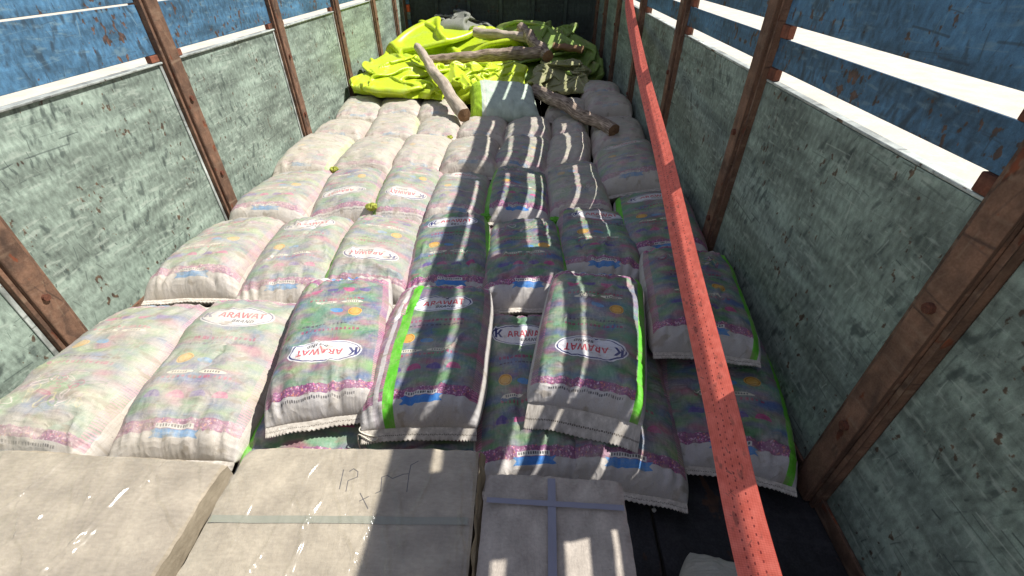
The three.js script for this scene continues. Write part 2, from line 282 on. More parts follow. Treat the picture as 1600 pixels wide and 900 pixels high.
M.ear = std({ map: canvasTex(64, 64, (c, w, h) => { const r = rng(19); c.fillStyle = 'rgb(150,156,62)'; c.fillRect(0, 0, w, h); pixels(c, w, h, (x, y, p) => { const g = fbm(x / 9, y / 9, 3) * 110 + (r() - 0.5) * 50; p[0] += g; p[1] += g; p[2] += g * 0.7; }); }), roughness: 0.9 });
M.earGreen = std({ color: 0x5fae2c, roughness: 0.6 });
M.thread = std({ color: 0xd8d2c2, roughness: 0.9 });

// ---------- sacks ----------
function sackBody(q) {
  const { w, l, t, seed, hi } = q, r = rng(seed * 13 + 7);
  const nu = hi ? 56 : 30, nv = hi ? 90 : 46, Hb = t * 0.42, Ht = t * 0.58;
  const barrel = 0.01 + r() * 0.06, ear = 0.01 + r() * 0.05, sk = (r() - 0.5) * 0.06, tw = (r() - 0.5) * 0.012, pu = 3.2 + r() * 1.0, pv = 3.8 + r() * 1.6;
  const fat = (r() - 0.5) * 2, lean = (r() - 0.5) * 2, creases = []; for (let i = 0; i < (hi ? 10 : 6); i++) creases.push([(r() - 0.5) * 1.6, (r() - 0.5) * 1.9, r() * 3.14, 0.15 + r() * 0.35, (0.005 + r() * 0.011) * (r() < 0.65 ? -1 : 1)]);
  const pt = (s, v0, top) => {
    const u = Math.sin((s * 2 - 1) * Math.PI / 2), v = Math.sin((v0 * 2 - 1) * Math.PI / 2);
    const au = Math.abs(u), av = Math.abs(v);
    let x = w / 2 * u * (1 + barrel * (1 - v * v) - 0.07 * Math.pow(av, 9)) + sk * v * 0.5 + 0.006 * nz(v * 2.2, u * 0.7, seed);
    const slump = 1 + fat * v * 0.22 + lean * u * 0.2;
    let z = l / 2 * v * (1 - ear * (1 - au * au) + 0.012 * nz(u * 2, v, seed + 4)) ;
    const fu = Math.pow(Math.max(0, 1 - Math.pow(au, pu)), 0.52), fv = Math.pow(Math.max(0, 1 - Math.pow(av, pv)), 0.62);
    let y;
    if (top) {
      const f = fu * fv;
      y = Hb + Ht * f * slump;
      const k = Math.min(1, f * 2.2);
      let d = 0.017 * fbm(u * 1.5, v * 2.4, seed * 3.1, 3);
      d += 0.011 * (1 - Math.abs(nz(u * 5 + nz(v * 3, u, seed), v * 2.2, seed + 20)) * 3) * Math.pow(av, 2.2);
      d += 0.003 * (0.5 - Math.abs(nz(u * 1.4 + 3, v * 9 + nz(u * 3, v * 2, seed) * 1.5, seed + 40)) * 2.5);
      for (const [cx, cy, a, L, amp] of creases) { const dx = u - cx, dy = (v - cy) * 1.6, al = dx * Math.cos(a) + dy * Math.sin(a), ac = -dx * Math.sin(a) + dy * Math.cos(a) + 0.06 * nz(al * 4, seed); d += amp * Math.exp(-Math.pow(ac / 0.026, 2)) * Math.exp(-Math.pow(al / L, 2)); }
      y += d * k;
      y += tw * u * v * 2 * k;
    } else {
      y = Hb - Hb * Math.pow(Math.max(0, 1 - Math.pow(au, 6)), 0.5) * Math.pow(Math.max(0, 1 - Math.pow(av, 7)), 0.55);
    }
    if (q.bend) y += q.bend * (v * v);
    return [x, y, z, q.flip ? 1 - s : s, q.flip ? v0 : 1 - v0];
  };
  const map = (a, top) => gridGeo(nu, nv, (s, v) => { const p = pt(s, v, top); p[3] = q.flip ? 1 - (Math.sin((s * 2 - 1) * Math.PI / 2) * 0.5 + 0.5) : Math.sin((s * 2 - 1) * Math.PI / 2) * 0.5 + 0.5; const vv = Math.sin((v * 2 - 1) * Math.PI / 2) * 0.5 + 0.5; p[4] = q.flip ? vv : 1 - vv; return p; });
  const top = map(0, true), bot = map(0, false);
  const ix = bot.index.array; for (let i = 0; i < ix.length; i += 3) { const a = ix[i]; ix[i] = ix[i + 1]; ix[i + 1] = a; }
  bot.computeVertexNormals();
  // one smooth normal along the rim that the two halves share
  const tn = top.attributes.normal, bn = bot.attributes.normal;
  for (let j = 0; j <= nv; j++) for (let i = 0; i <= nu; i++) if (i === 0 || i === nu || j === 0 || j === nv) { const k = j * (nu + 1) + i; const n = new THREE.Vector3(tn.getX(k) + bn.getX(k), tn.getY(k) + bn.getY(k), tn.getZ(k) + bn.getZ(k)).normalize(); tn.setXYZ(k, n.x, n.y, n.z); bn.setXYZ(k, n.x, n.y, n.z); }
  return { geo: mergeGeometries([top, bot]), edge: (s, end) => pt(s, end > 0 ? 1 : 0, true) };
}
function hemStrip(body, end, q) {                          // sewn flat end of the sack, zigzag cut, with thickness
  const n = q.hi ? 72 : 40, len = (q.hem ?? 0.028), r = rng(q.seed + end * 50 + 99), droop = q.droop ?? 0.25;
  const side = (off) => gridGeo(n, 3, (s, t) => {
    const p = body.edge(0.03 + s * 0.94, end), saw = (Math.round(s * n) % 2 ? 0.004 : 0) * t;
    const wv = 0.008 * nz(s * 5, q.seed, end) * t;
    return [p[0], p[1] + off + wv - len * t * droop + 0.001, p[2] + end * (len * t - saw - 0.006), s * 1.6, t * 0.9];
  });
  const a = side(0.0016), b = side(-0.0016);
  if (end > 0) { const ix = b.index.array; for (let i = 0; i < ix.length; i += 3) { const k = ix[i]; ix[i] = ix[i + 1]; ix[i + 1] = k; } } else { const ix = a.index.array; for (let i = 0; i < ix.length; i += 3) { const k = ix[i]; ix[i] = ix[i + 1]; ix[i + 1] = k; } }
  a.computeVertexNormals(); b.computeVertexNormals();
  return mergeGeometries([a, b]);
}
function earGeo(seed) {                                    // dry twisted tuft at a sack corner
  const g = new THREE.IcosahedronGeometry(0.019, 5), p = g.attributes.position, v = new THREE.Vector3();
  for (let i = 0; i < p.count; i++) { v.fromBufferAttribute(p, i); const k = 1 + 0.35 * (1 - 2.5 * Math.abs(nz(v.x * 90 + seed, v.y * 40, v.z * 90))) + 0.25 * nz(v.x * 60, v.y * 60, v.z * 60 + seed); v.multiplyScalar(k); v.y *= 0.8; v.x *= 1.25; p.setXYZ(i, v.x, v.y, v.z); }
  g.computeVertexNormals(); return g;
}
let sackSeed = 0;
const D2R = Math.PI / 180;
function sack(x, z, w, l, ang, top, t, mat, label, o = {}) {
  z -= pw([0.02, 0.06, 0.07, 0.1, 0.14, 0.165, 0.16, 0.13, 0.08, 0.05], (-z - 0.3) / 4.0);
  const q = { w: w * (top > 0.26 ? 1.04 : 1.09), l: l * (top > 0.26 ? 1.04 : 1.08), t, seed: ++sackSeed, hi: z > -1.9, ...o }, jig = rng(sackSeed * 7 + 1);
  const s = thing('sack', label, 'sack', 'woven sacks loaded in the truck bed');
  s.position.set(x, top - t, z); s.rotation.order = 'YXZ'; s.rotation.set((o.pitch ?? (z < -1.3 ? -0.5 - jig() * 4.5 : 0)) * D2R, (ang + (jig() - 0.5) * 5) * D2R, (o.roll ?? (z < -1.3 ? (jig() - 0.5) * 7 : 0)) * D2R); s.position.x += (jig() - 0.5) * 0.025; s.position.z += (jig() - 0.5) * 0.05;
  const b = sackBody(q);
  part('woven_body', b.geo, o.material ?? SM[mat], s);
  if (!o.noNear) part('stitched_hem', hemStrip(b, 1, q), M.hem, s);
  if (!o.noFar) part('stitched_hem', hemStrip(b, -1, q), M.hem, s);
  for (const [ex, ez, m] of o.ears ?? []) { const e = part('corner_tuft', earGeo(sackSeed), M[m ?? 'ear'], s); e.position.set(ex * w / 2, t * 0.78, ez * l / 2); }
  return { s, b, q };
}
// front row, lower layer
sack(-0.62, -0.88, 0.36, 0.60, 2, 0.115, 0.115, 'clean3', 'flattened lower sack under the left front sack, showing torn white end', {});
sack(-0.27, -0.87, 0.34, 0.60, 1, 0.115, 0.115, 'clean4', 'flattened lower sack under the green-striped front sack behind the carton', {});
sack(0.0, -0.90, 0.29, 0.62, 4, 0.18, 0.18, 'clean2', 'front row sack between the green-striped sack and the raised sack', { flip: false });
sack(0.285, -0.88, 0.31, 0.60, -5, 0.165, 0.165, 'clean0', 'low front sack under the raised sack, blue ribbon print near its end', {});
sack(0.61, -0.93, 0.33, 0.58, -9, 0.155, 0.155, 'clean4', 'low front sack at the right wall under the red strap', {});
sack(-0.97, -0.9, 0.34, 0.62, 3, 0.2, 0.2, 'mid0', 'sunlit front row sack, second from the left wall', {});
sack(-1.34, -0.9, 0.36, 0.62, 1, 0.2, 0.2, 'mid1', 'sunlit front row sack against the left wall', { flip: true });
// front row, upper layer
sack(-0.60, -0.985, 0.30, 0.60, 10, 0.265, 0.15, 'clean0', 'sunlit upper sack at the left of the front row, orange badge print', { flip: true, pitch: 1.5, droop: 0.6 });
const F2 = sack(-0.285, -0.955, 0.325, 0.57, 4, 0.268, 0.15, 'clean1', 'half shaded front sack with a broad bright green stripe', { flip: false, pitch: 2, droop: 0.7, hem: 0.034 });
sack(0.205, -0.985, 0.31, 0.56, -11, 0.322, 0.155, 'clean3', 'raised shaded sack with oval logo lying on top of the front row', { flip: true, pitch: 2, hem: 0.056, droop: 0.9 });
sack(0.59, -1.2, 0.32, 0.57, -8, 0.295, 0.15, 'clean4', 'shaded upper sack at the right wall beside the raised sack', { flip: false, roll: 3 });
// second row
sack(-1.37, -1.55, 0.35, 0.62, 6, 0.2, 0.2, 'mid1', 'sunlit second row sack against the left wall', {});
sack(-1.0, -1.55, 0.34, 0.60, 8, 0.2, 0.2, 'mid0', 'sunlit second row sack, next to the one against the left wall', {});
sack(-0.67, -1.58, 0.335, 0.62, 3, 0.2, 0.2, 'mid2', 'sunlit second row sack just left of the shadow edge', { flip: true });
sack(-0.345, -1.56, 0.325, 0.62, 5, 0.2, 0.2, 'clean2', 'second row sack crossed by the shadow edge, green stripe on its right', { ears: [[0.92, -1.0, 'earGreen']] });
sack(-0.02, -1.55, 0.325, 0.66, 1, 0.2, 0.2, 'clean4', 'second row shaded sack with blue ribbon print, right of the striped one', { ears: [[0.98, -1.0, 'earGreen']] });
sack(0.305, -1.67, 0.335, 0.60, -3, 0.21, 0.2, 'clean0', 'second row shaded sack behind the raised sack, logo near its far end', { flip: false });
sack(0.625, -1.8, 0.33, 0.60, -4, 0.25, 0.19, 'clean3', 'second row shaded sack tilted against the right wall', { roll: 9 });
// third row
sack(-1.33, -2.1, 0.36, 0.61, 6, 0.2, 0.2, 'mid1', 'sunlit third row sack against the left wall', { ears: [[0.95, -1.0]] });
sack(-0.98, -2.12, 0.33, 0.61, 8, 0.2, 0.2, 'mid0', 'sunlit third row sack with an oval logo near its close end', { flip: true, ears: [[1.0, 1.0]] });
sack(-0.67, -2.13, 0.305, 0.64, 4, 0.2, 0.2, 'mid2', 'sunlit third row sack with oval logo beside the half shaded one', { flip: true });
sack(-0.375, -2.14, 0.285, 0.62, 2, 0.195, 0.19, 'mid0', 'third row sack crossed by the shadow edge', {});
sack(-0.065, -2.17, 0.32, 0.61, 2, 0.2, 0.2, 'write', 'third row shaded sack with black handwriting and a green stripe', {});
sack(0.255, -2.26, 0.315, 0.63, 0, 0.21, 0.2, 'mid1', 'third row shaded sack with two narrow stripes of sun', { flip: true });
sack(0.6, -2.43, 0.36, 0.66, -4, 0.275, 0.2, 'mid0', 'big shaded third row sack leaning on the right wall under the strap', { roll: 14 });
// fourth row
sack(-1.385, -2.67, 0.345, 0.58, 4, 0.2, 0.2, 'dusty2', 'sunlit fourth row sack nearest the left wall', {});
sack(-1.03, -2.68, 0.345, 0.56, 4, 0.205, 0.2, 'dusty0', 'sunlit fourth row sack, second from the left wall', { flip: true });
sack(-0.695, -2.7, 0.315, 0.54, 3, 0.2, 0.2, 'dusty1', 'sunlit fourth row sack, third from the left wall', {});
sack(-0.37, -2.73, 0.325, 0.57, 0, 0.205, 0.2, 'dusty0', 'fourth row sack crossed by the shadow edge', { ears: [[-1.05, -1.0]] });
sack(-0.04, -2.72, 0.315, 0.5, -4, 0.2, 0.2, 'mid1', 'fourth row shaded sack, just right of the shadow edge', {});
sack(0.255, -2.84, 0.27, 0.5, -4, 0.2, 0.2, 'dusty1', 'fourth row shaded narrow sack below the slanting log', { flip: true });
// fifth row
sack(-1.385, -3.2, 0.35, 0.52, 4, 0.2, 0.2, 'dusty1', 'sunlit fifth row sack nearest the left wall', { ears: [[-0.6, -1.02]] });
sack(-1.02, -3.22, 0.35, 0.54, 6, 0.205, 0.2, 'dusty2', 'sunlit fifth row sack, second from the left wall', {});
sack(-0.685, -3.23, 0.305, 0.52, 2, 0.2, 0.2, 'dusty0', 'sunlit fifth row sack beside the foot of the grey pole', {});
sack(-0.35, -3.26, 0.325, 0.52, 2, 0.2, 0.2, 'dusty1', 'fifth row sack crossed by the shadow edge below the pale bundle', {});
sack(-0.015, -3.24, 0.315, 0.54, 0, 0.205, 0.2, 'dusty0', 'fifth row shaded sack with one broad stripe of sun', {});
sack(0.29, -3.33, 0.255, 0.5, -4, 0.2, 0.2, 'dusty2', 'fifth row shaded sack just under the slanting log', {});
sack(0.625, -3.12, 0.33, 0.6, -4, 0.24, 0.2, 'dusty1', 'shaded fourth row sack against the right wall at the end of the log', { roll: 6 });
// sixth row, at the foot of the tarpaulins
sack(-1.41, -3.76, 0.33, 0.55, 8, 0.215, 0.2, 'dusty0', 'sunlit sack under the yellow tarpaulin nearest the left wall', {});
sack(-1.09, -3.78, 0.335, 0.56, 8, 0.22, 0.2, 'dusty1', 'sunlit sack under the middle of the bulging yellow tarpaulin', {});
sack(-0.76, -3.78, 0.31, 0.54, 6, 0.21, 0.2, 'dusty2', 'sunlit sack left of the grey pole at the tarpaulin edge', { ears: [[-0.35, 0.75]] });
sack(0.3, -3.86, 0.32, 0.5, -4, 0.215, 0.2, 'dusty0', 'shaded sack between the log and the olive tarpaulin', {});
sack(0.63, -3.72, 0.34, 0.56, -4, 0.29, 0.2, 'dusty1', 'shaded round sack at the right wall beside the log', { roll: 5 });
sack(0.63, -4.3, 0.33, 0.54, -3, 0.27, 0.2, 'dusty0', 'farthest shaded sack at the right wall beside the olive tarpaulin', { roll: 5 });
{ // loose sewing thread on the striped sack
  const c = new THREE.CatmullRomCurve3([[-0.165, 0.06, 0.27], [-0.172, 0.066, 0.297], [-0.15, 0.055, 0.305], [-0.12, 0.05, 0.31], [-0.135, 0.045, 0.318], [-0.172, 0.06, 0.306], [-0.178, 0.03, 0.31], [-0.176, 0.0, 0.315]].map((a) => new THREE.Vector3(...a)));
  part('loose_thread', new THREE.TubeGeometry(c, 40, 0.0018, 5), M.thread, F2.s);
}
// pale bundle lying across the load
{
  const mat = std({ roughness: 0.55, bumpMap: weaveBump, bumpScale: 0.006, map: canvasTex(256, 512, (c, w, h) => { const r = rng(44); c.fillStyle = 'rgb(188,202,184)'; c.fillRect(0, 0, w, h); c.fillStyle = 'rgb(160,196,40)'; c.fillRect(0, 0, w, h * 0.17); c.fillStyle = 'rgb(206,210,190)'; c.fillRect(0, h * 0.2, w, h * 0.03); pixels(c, w, h, (x, y, p) => { const g = fbm(x / 30, y / 50, 3) * 40 + (r() - 0.5) * 14 + (((x >> 1) + (y >> 1)) & 1 ? 3 : -3); p[0] += g; p[1] += g; p[2] += g; }); }) });
  sack(-0.215, -3.72, 0.46, 0.52, -84, 0.33, 0.17, '', 'pale green sack lying crosswise beside the foot of the grey pole', { material: mat, flip: true, roll: -14, pitch: 0, noFar: true, noNear: true });
}

// ---------- tarpaulins ----------
function tarpMat(seed, base, back, rough = 0.42) {
  return new THREE.MeshPhysicalMaterial({ roughness: rough, side: THREE.DoubleSide, map: canvasTex(512, 512, (c, w, h) => { const r = rng(seed); c.fillStyle = `rgb(${base})`; c.fillRect(0, 0, w, h); pixels(c, w, h, (x, y, p) => { const d = sstep(0.05, 0.4, fbm(x / 70, y / 70, seed, 5)), g = fbm(x / 12, y / 12, seed + 3) * 18 + (r() - 0.5) * 14; for (let k = 0; k < 3; k++) p[k] = lerp(p[k], back[k], d * 0.7) + g; }); for (let i = 0; i < 60; i++) { c.strokeStyle = `rgba(${back},.5)`; c.lineWidth = 0.7 + r() * 1.5; const x = r() * w, y = r() * h, a = r() * 6.3, L = 30 + r() * 120; c.beginPath(); c.moveTo(x, y); c.lineTo(x + Math.cos(a) * L, y + Math.sin(a) * L); c.stroke(); } }) });
}
M.tarpYellow = tarpMat(61, [192, 212, 46], [186, 206, 96], 0.36);
M.tarpGreen = tarpMat(62, [132, 158, 74], [146, 142, 98], 0.55);
M.tarpOlive = tarpMat(63, [150, 150, 104], [164, 152, 126], 0.65);
M.clothGrey = tarpMat(64, [136, 138, 128], [104, 104, 98], 0.9);
const tri = (v) => Math.abs(((v % 1) + 1) % 1 - 0.5) * 4 - 1;
// left/right: x along t (0 front .. 1 back); front/back: z along s; height(s,t,x,z) above the rim; rim(s,t): height of the edge
function tarp(name, label, mat, q) {
  // a sheet larger than its place, let fall and buckle on the heap below it
  const nx = q.nx ?? 70, ny = q.ny ?? 62, N = (nx + 1) * (ny + 1), slack = q.slack ?? 1.42;
  const p = new Float32Array(N * 3), o = new Float32Array(N * 3), base = (x, z, s, t) => {
    const e = Math.min(s / (q.es ?? 0.14), (1 - s) / (q.es ?? 0.14), t / (q.ef ?? 0.18), (1 - t) / (q.eb ?? 0.15), 1);
    return q.rim(s, t) + Math.pow(Math.max(0, 1 - Math.pow(1 - e, 2.2)), q.round ?? 0.62) * q.height(s, t, x, z);
  };
  const foot = (s, t) => [lerp(pw(q.left, t), pw(q.right, t), s) + (s < 0.01 || s > 0.99 ? 0.03 * nz(t * 7, q.seed) : 0), lerp(pw(q.front, s), pw(q.back, s), t) + 0.05 * nz(s * 7, q.seed + 3) * (1 - t)];
  const fl = new Float32Array(N);
  for (let j = 0; j <= ny; j++) for (let i = 0; i <= nx; i++) {
    const k = (j * (nx + 1) + i), s = i / nx, t = j / ny, [x, z] = foot(s, t); fl[k] = base(x, z, s, t);
    p[k * 3] = x; p[k * 3 + 1] = fl[k] + 0.012 + 0.12 * (0.5 + 1.2 * fbm(x * 4.5, z * 4.5, q.seed, 3)); p[k * 3 + 2] = z;
    if (i === 0 || i === nx || j === 0 || j === ny) p[k * 3 + 1] = fl[k] + 0.004;
  }
  o.set(p);
  const con = [];
  const link = (a, b, f, stiff) => { const dx = p[a * 3] - p[b * 3], dz = p[a * 3 + 2] - p[b * 3 + 2]; con.push(a, b, Math.hypot(dx, dz, fl[a] - fl[b]) * slack * f, stiff); };
  for (let j = 0; j <= ny; j++) for (let i = 0; i <= nx; i++) {
    const k = j * (nx + 1) + i;
    if (i < nx) link(k, k + 1, 1, 1); if (j < ny) link(k, k + nx + 1, 1, 1);
    if (i < nx && j < ny) { link(k, k + nx + 2, 1, 0.6); link(k + 1, k + nx + 1, 1, 0.6); }
    if (i + 3 < nx) link(k, k + 3, 0.985, 0.14); if (j + 3 < ny) link(k, k + 3 * (nx + 1), 0.985, 0.14);
  }
  const C = new Float32Array(con), fixed = (k) => { const i = k % (nx + 1), j = (k / (nx + 1)) | 0; return i === 0 || i === nx || j === 0 || j === ny; };
  const fx = new Uint8Array(N); for (let k = 0; k < N; k++) fx[k] = fixed(k) ? 1 : 0;
  for (let it = 0; it < (q.steps ?? 150); it++) {
    for (let k = 0; k < N; k++) if (!fx[k]) for (let a = 0; a < 3; a++) { const n = k * 3 + a, v = (p[n] - o[n]) * 0.94; o[n] = p[n]; p[n] += v - (a === 1 ? 0.003 : 0); }
    for (let r = 0; r < 6; r++) {
      for (let c = 0; c < C.length; c += 4) {
        const a = C[c] * 3, b = C[c + 1] * 3; let dx = p[b] - p[a], dy = p[b + 1] - p[a + 1], dz = p[b + 2] - p[a + 2]; const d = Math.sqrt(dx * dx + dy * dy + dz * dz) + 1e-9, fa = fx[C[c]], fb = fx[C[c + 1]];
        if (fa && fb) continue;
        const m = (d - C[c + 2]) / d * C[c + 3] * (fa || fb ? 1 : 0.5); dx *= m; dy *= m; dz *= m;
        if (!fa) { p[a] += dx; p[a + 1] += dy; p[a + 2] += dz; } if (!fb) { p[b] -= dx; p[b + 1] -= dy; p[b + 2] -= dz; }
      }
      for (let k = 0; k < N; k++) { p[k * 3] = Math.min(0.77, Math.max(-1.56, p[k * 3])); p[k * 3 + 2] = Math.max(-6.49, p[k * 3 + 2]); }
      for (let k = 0; k < N; k++) if (p[k * 3 + 1] < fl[k] + 0.006) { p[k * 3 + 1] = fl[k] + 0.006; o[k * 3] = lerp(o[k * 3], p[k * 3], 0.5); o[k * 3 + 2] = lerp(o[k * 3 + 2], p[k * 3 + 2], 0.5); }
    }
  }
  const cr = (a, b, c, d, t) => 0.5 * (2 * b + (c - a) * t + (2 * a - 5 * b + 4 * c - d) * t * t + (3 * b - a - 3 * c + d) * t * t * t);
  const at = (i, j, a) => p[(Math.min(ny, Math.max(0, j)) * (nx + 1) + Math.min(nx, Math.max(0, i))) * 3 + a];
  const up = (s, t) => { const x = Math.min(s * nx, nx - 1e-6), y = Math.min(t * ny, ny - 1e-6), i = Math.floor(x), j = Math.floor(y), f = x - i, g = y - j, r = []; for (let a = 0; a < 3; a++) { const col = []; for (let m = -1; m < 3; m++) col.push(cr(at(i - 1, j + m, a), at(i, j + m, a), at(i + 1, j + m, a), at(i + 2, j + m, a), f)); r.push(cr(...col, g)); } return r; };
  const a = gridGeo(nx * 2, ny * 2, (s, t) => { const v = up(s, t); return [v[0], v[1], v[2], s * 2.2, t * 2.2]; });
  const ix = a.index.array; for (let i = 0; i < ix.length; i += 3) { const k = ix[i]; ix[i] = ix[i + 1]; ix[i + 1] = k; } a.computeVertexNormals();
  const b = a.clone(), bp = b.attributes.position, bn = b.attributes.normal; for (let i = 0; i < bp.count; i++) bp.setXYZ(i, bp.getX(i) - bn.getX(i) * 0.003, bp.getY(i) - bn.getY(i) * 0.003, bp.getZ(i) - bn.getZ(i) * 0.003);
  const bi = b.index.array; for (let i = 0; i < bi.length; i += 3) { const k = bi[i]; bi[i] = bi[i + 1]; bi[i + 1] = k; } b.computeVertexNormals();
  const m = part(numbered(name), mergeGeometries([a, b]), mat, scene); m.userData = { label, category: name === 'grey_cloth' ? 'cloth' : 'tarpaulin' }; if (name === 'tarpaulin') m.userData.group = 'tarpaulins piled at the front of the bed'; return m;
}
tarp('tarpaulin', 'bulging sunlit yellow tarpaulin bunched beside the left wall', M.tarpYellow, {
  seed: 5, left: [-1.52, -1.54, -1.5], right: [-0.72, -0.76, -0.86], front: [-4.02, -3.9, -3.88, -3.84], back: [-4.75, -4.8, -4.7], es: 0.13, ef: 0.34, round: 0.5, bulge: 0.05, crumple: { n: 10, amp: 1.1 },
  rim: (s, t) => lerp(0.222, 0.2, t), height: (s, t, x, z) => { const a = Math.atan2(x + 0.74, -(z + 3.8)), rr = Math.hypot(x + 0.74, z + 3.8); return lerp(0.11, 0.2, sstep(0.1, 0.9, t)) * (1 - 0.25 * s) + 0.02 * tri(a * 3.2) * Math.min(1, rr * 2) * Math.exp(-rr * 2); },
});
tarp('tarpaulin', 'crumpled bright yellow tarpaulin heaped behind the horizontal log', M.tarpYellow, {
  seed: 11, left: [-1.48, -1.55, -1.5], right: [-0.12, -0.15, -0.3], front: [-4.55, -4.6, -4.55, -4.5], back: [-6.0, -6.1, -5.95], crumple: { n: 12, amp: 1.25 },
  rim: (s, t) => lerp(0.19, 0.02, sstep(0, 0.5, t)), height: (s, t) => lerp(0.1, 0.5, sstep(0.1, 0.72, t)) - 0.05 * s + 0.03 * Math.sin(s * 9),
});
tarp('tarpaulin', 'pleated yellow green tarpaulin right of the slanting grey pole', M.tarpYellow, {
  seed: 17, left: [-0.62, -0.7, -0.72], right: [-0.14, -0.08, -0.05], front: [-3.86, -4.0, -4.02], back: [-4.52, -4.5, -4.5], crumple: { n: 6, amp: 0.7 },
  rim: (s, t) => 0.17, height: (s, t, x, z) => { const a = Math.atan2(x + 0.62, -(z + 3.6)); return 0.12 + 0.09 * t + 0.018 * tri(a * 6.5); },
});
tarp('tarpaulin', 'shaded green tarpaulin heaped along the headboard at the right', M.tarpGreen, {
  seed: 23, left: [-0.25, -0.2, -0.3], right: [0.66, 0.73, 0.66], front: [-4.5, -4.55, -4.62], back: [-6.15, -6.2, -6.15], crumple: { n: 13, amp: 0.75 },
  rim: (s, t) => lerp(0.1, 0.02, t), height: (s, t) => lerp(0.17, 0.47, sstep(0.1, 0.8, t)) - 0.07 * sstep(0.5, 1, s) + 0.04 * Math.sin(s * 11 + t * 6),
});
tarp('tarpaulin', 'dull olive tarpaulin folded over the sacks above the slanting log', M.tarpOlive, {
  seed: 29, left: [-0.03, 0.0, 0.05], right: [0.47, 0.5, 0.55], front: [-4.02, -4.08, -4.14], back: [-4.8, -4.8, -4.85], crumple: { n: 12, amp: 0.85 },
  rim: (s, t) => 0.21, height: (s, t, x, z) => 0.05 + 0.12 * sstep(0, 0.8, t) - 0.04 * s + 0.03 * tri(x * 3.1 + z * 1.7),
});
tarp('grey_cloth', 'grey cloth heap in the shade against the headboard', M.clothGrey, {
  seed: 37, left: [-1.3, -1.28], right: [-0.45, -0.5], front: [-6.12, -6.14, -6.12], back: [-6.46, -6.46], crumple: { n: 8, amp: 0.9 }, nu: 90, nv: 60,
  rim: () => 0.02, height: (s, t) => 0.58 - 0.1 * Math.abs(s - 0.45) * 2 + 0.04 * Math.sin(s * 14),
});

// ---------- logs ----------
M.bark = std({ roughness: 0.95, bumpMap: greyBump, bumpScale: 0.006, map: canvasTex(512, 512, (c, w, h) => { const r = rng(71); c.fillStyle = 'rgb(150,132,116)'; c.fillRect(0, 0, w, h); pixels(c, w, h, (x, y, p) => { const g = fbm(x / 9, y / 60, 2) * 130 + fbm(x / 60, y / 60, 6) * 70 + (r() - 0.5) * 24; p[0] += g; p[1] += g * 0.95; p[2] += g * 0.9; }); }) });
M.barkPale = std({ roughness: 0.9, bumpMap: greyBump, bumpScale: 0.004, map: canvasTex(512, 512, (c, w, h) => { const r = rng(72); c.fillStyle = 'rgb(178,164,146)'; c.fillRect(0, 0, w, h); pixels(c, w, h, (x, y, p) => { const g = fbm(x / 14, y / 120, 2) * 60 + fbm(x / 60, y / 60, 6) * 40 + (r() - 0.5) * 20; p[0] += g; p[1] += g; p[2] += g * 0.9; }); }) });
M.wood = std({ color: 0x8a6a4c, roughness: 0.9, bumpMap: greyBump, bumpScale: 0.004 });
function log(name, label, a, b, r0, r1, mat, seed, flat = 1) {
  const A = new THREE.Vector3(...a), B = new THREE.Vector3(...b), d = B.clone().sub(A), L = d.length(), nv = 60, nu = 22;
  const T = d.clone().normalize(), S = new THREE.Vector3().crossVectors(T, new THREE.Vector3(0, 1, 0)).normalize(), N = new THREE.Vector3().crossVectors(S, T);
  const o = thing(name, label, name === 'plank_piece' ? 'plank' : 'log', 'logs lying on the tarpaulins');
  o.position.copy(A);
  const P = (s, t) => {
    const an = s * Math.PI * 2, knot = 0.5 * Math.max(0, nz(t * 9, seed, Math.cos(an)) - 0.2);
    const rad = lerp(r0, r1, t) * (1 + 0.16 * nz(Math.cos(an) * 1.4 + seed, Math.sin(an) * 1.4, t * L * 5) + 0.06 * nz(Math.cos(an) * 5, Math.sin(an) * 5 + seed, t * L * 14) + knot);
    const cx = 0.022 * nz(t * 3.1, seed * 1.7) * Math.min(1, L), cy = 0.016 * nz(t * 4.3, seed * 2.9 + 5);
    return new THREE.Vector3().addScaledVector(T, t * L).addScaledVector(S, Math.cos(an) * rad + cx).addScaledVector(N, Math.sin(an) * rad * flat + cy);
  };
  part('bark', gridGeo(nu, nv, (s, t) => { const p = P(s, t); return [p.x, p.y, p.z, s * 0.7, t * L * 1.5]; }), mat, o);
  for (const t of [0, 1]) part('cut_end', gridGeo(nu, 4, (s, k) => { const p = P(s, t), c = P(0, t).add(P(0.5, t)).multiplyScalar(0.5); p.lerp(c, 1 - k); p.addScaledVector(T, (t ? 1 : -1) * 0.012 * (1 - k) * (1 + nz(s * 6, k * 3, seed))); return [p.x, p.y, p.z]; }), M.wood, o);
  return o;
}
log('log', 'pale smooth grey pole slanting over the yellow tarpaulin edge', [-1.06, 0.5, -4.6], [-0.485, 0.245, -3.36], 0.036, 0.05, M.barkPale, 3);
log('log', 'long rough brown log lying across the yellow tarpaulins', [-1.0, 0.385, -4.62], [0.08, 0.44, -4.74], 0.045, 0.055, M.bark, 7);
log('log', 'brown log lying across the back of the tarpaulin heap', [-0.62, 0.52, -5.4], [0.02, 0.49, -5.22], 0.045, 0.045, M.barkPale, 11);
log('log', 'short dark log slanting down over the long brown log', [-0.12, 0.55, -5.45], [0.15, 0.42, -4.62], 0.055, 0.05, M.bark, 13);
log('log', 'shaded log slanting down from the olive tarpaulin onto the sacks', [0.03, 0.275, -4.0], [0.555, 0.25, -3.02], 0.05, 0.042, M.bark, 17);
log('plank_piece', 'short reddish wood piece on the green tarpaulin at the right', [0.22, 0.44, -5.1], [0.5, 0.42, -5.0], 0.06, 0.06, M.wood, 19, 0.5);

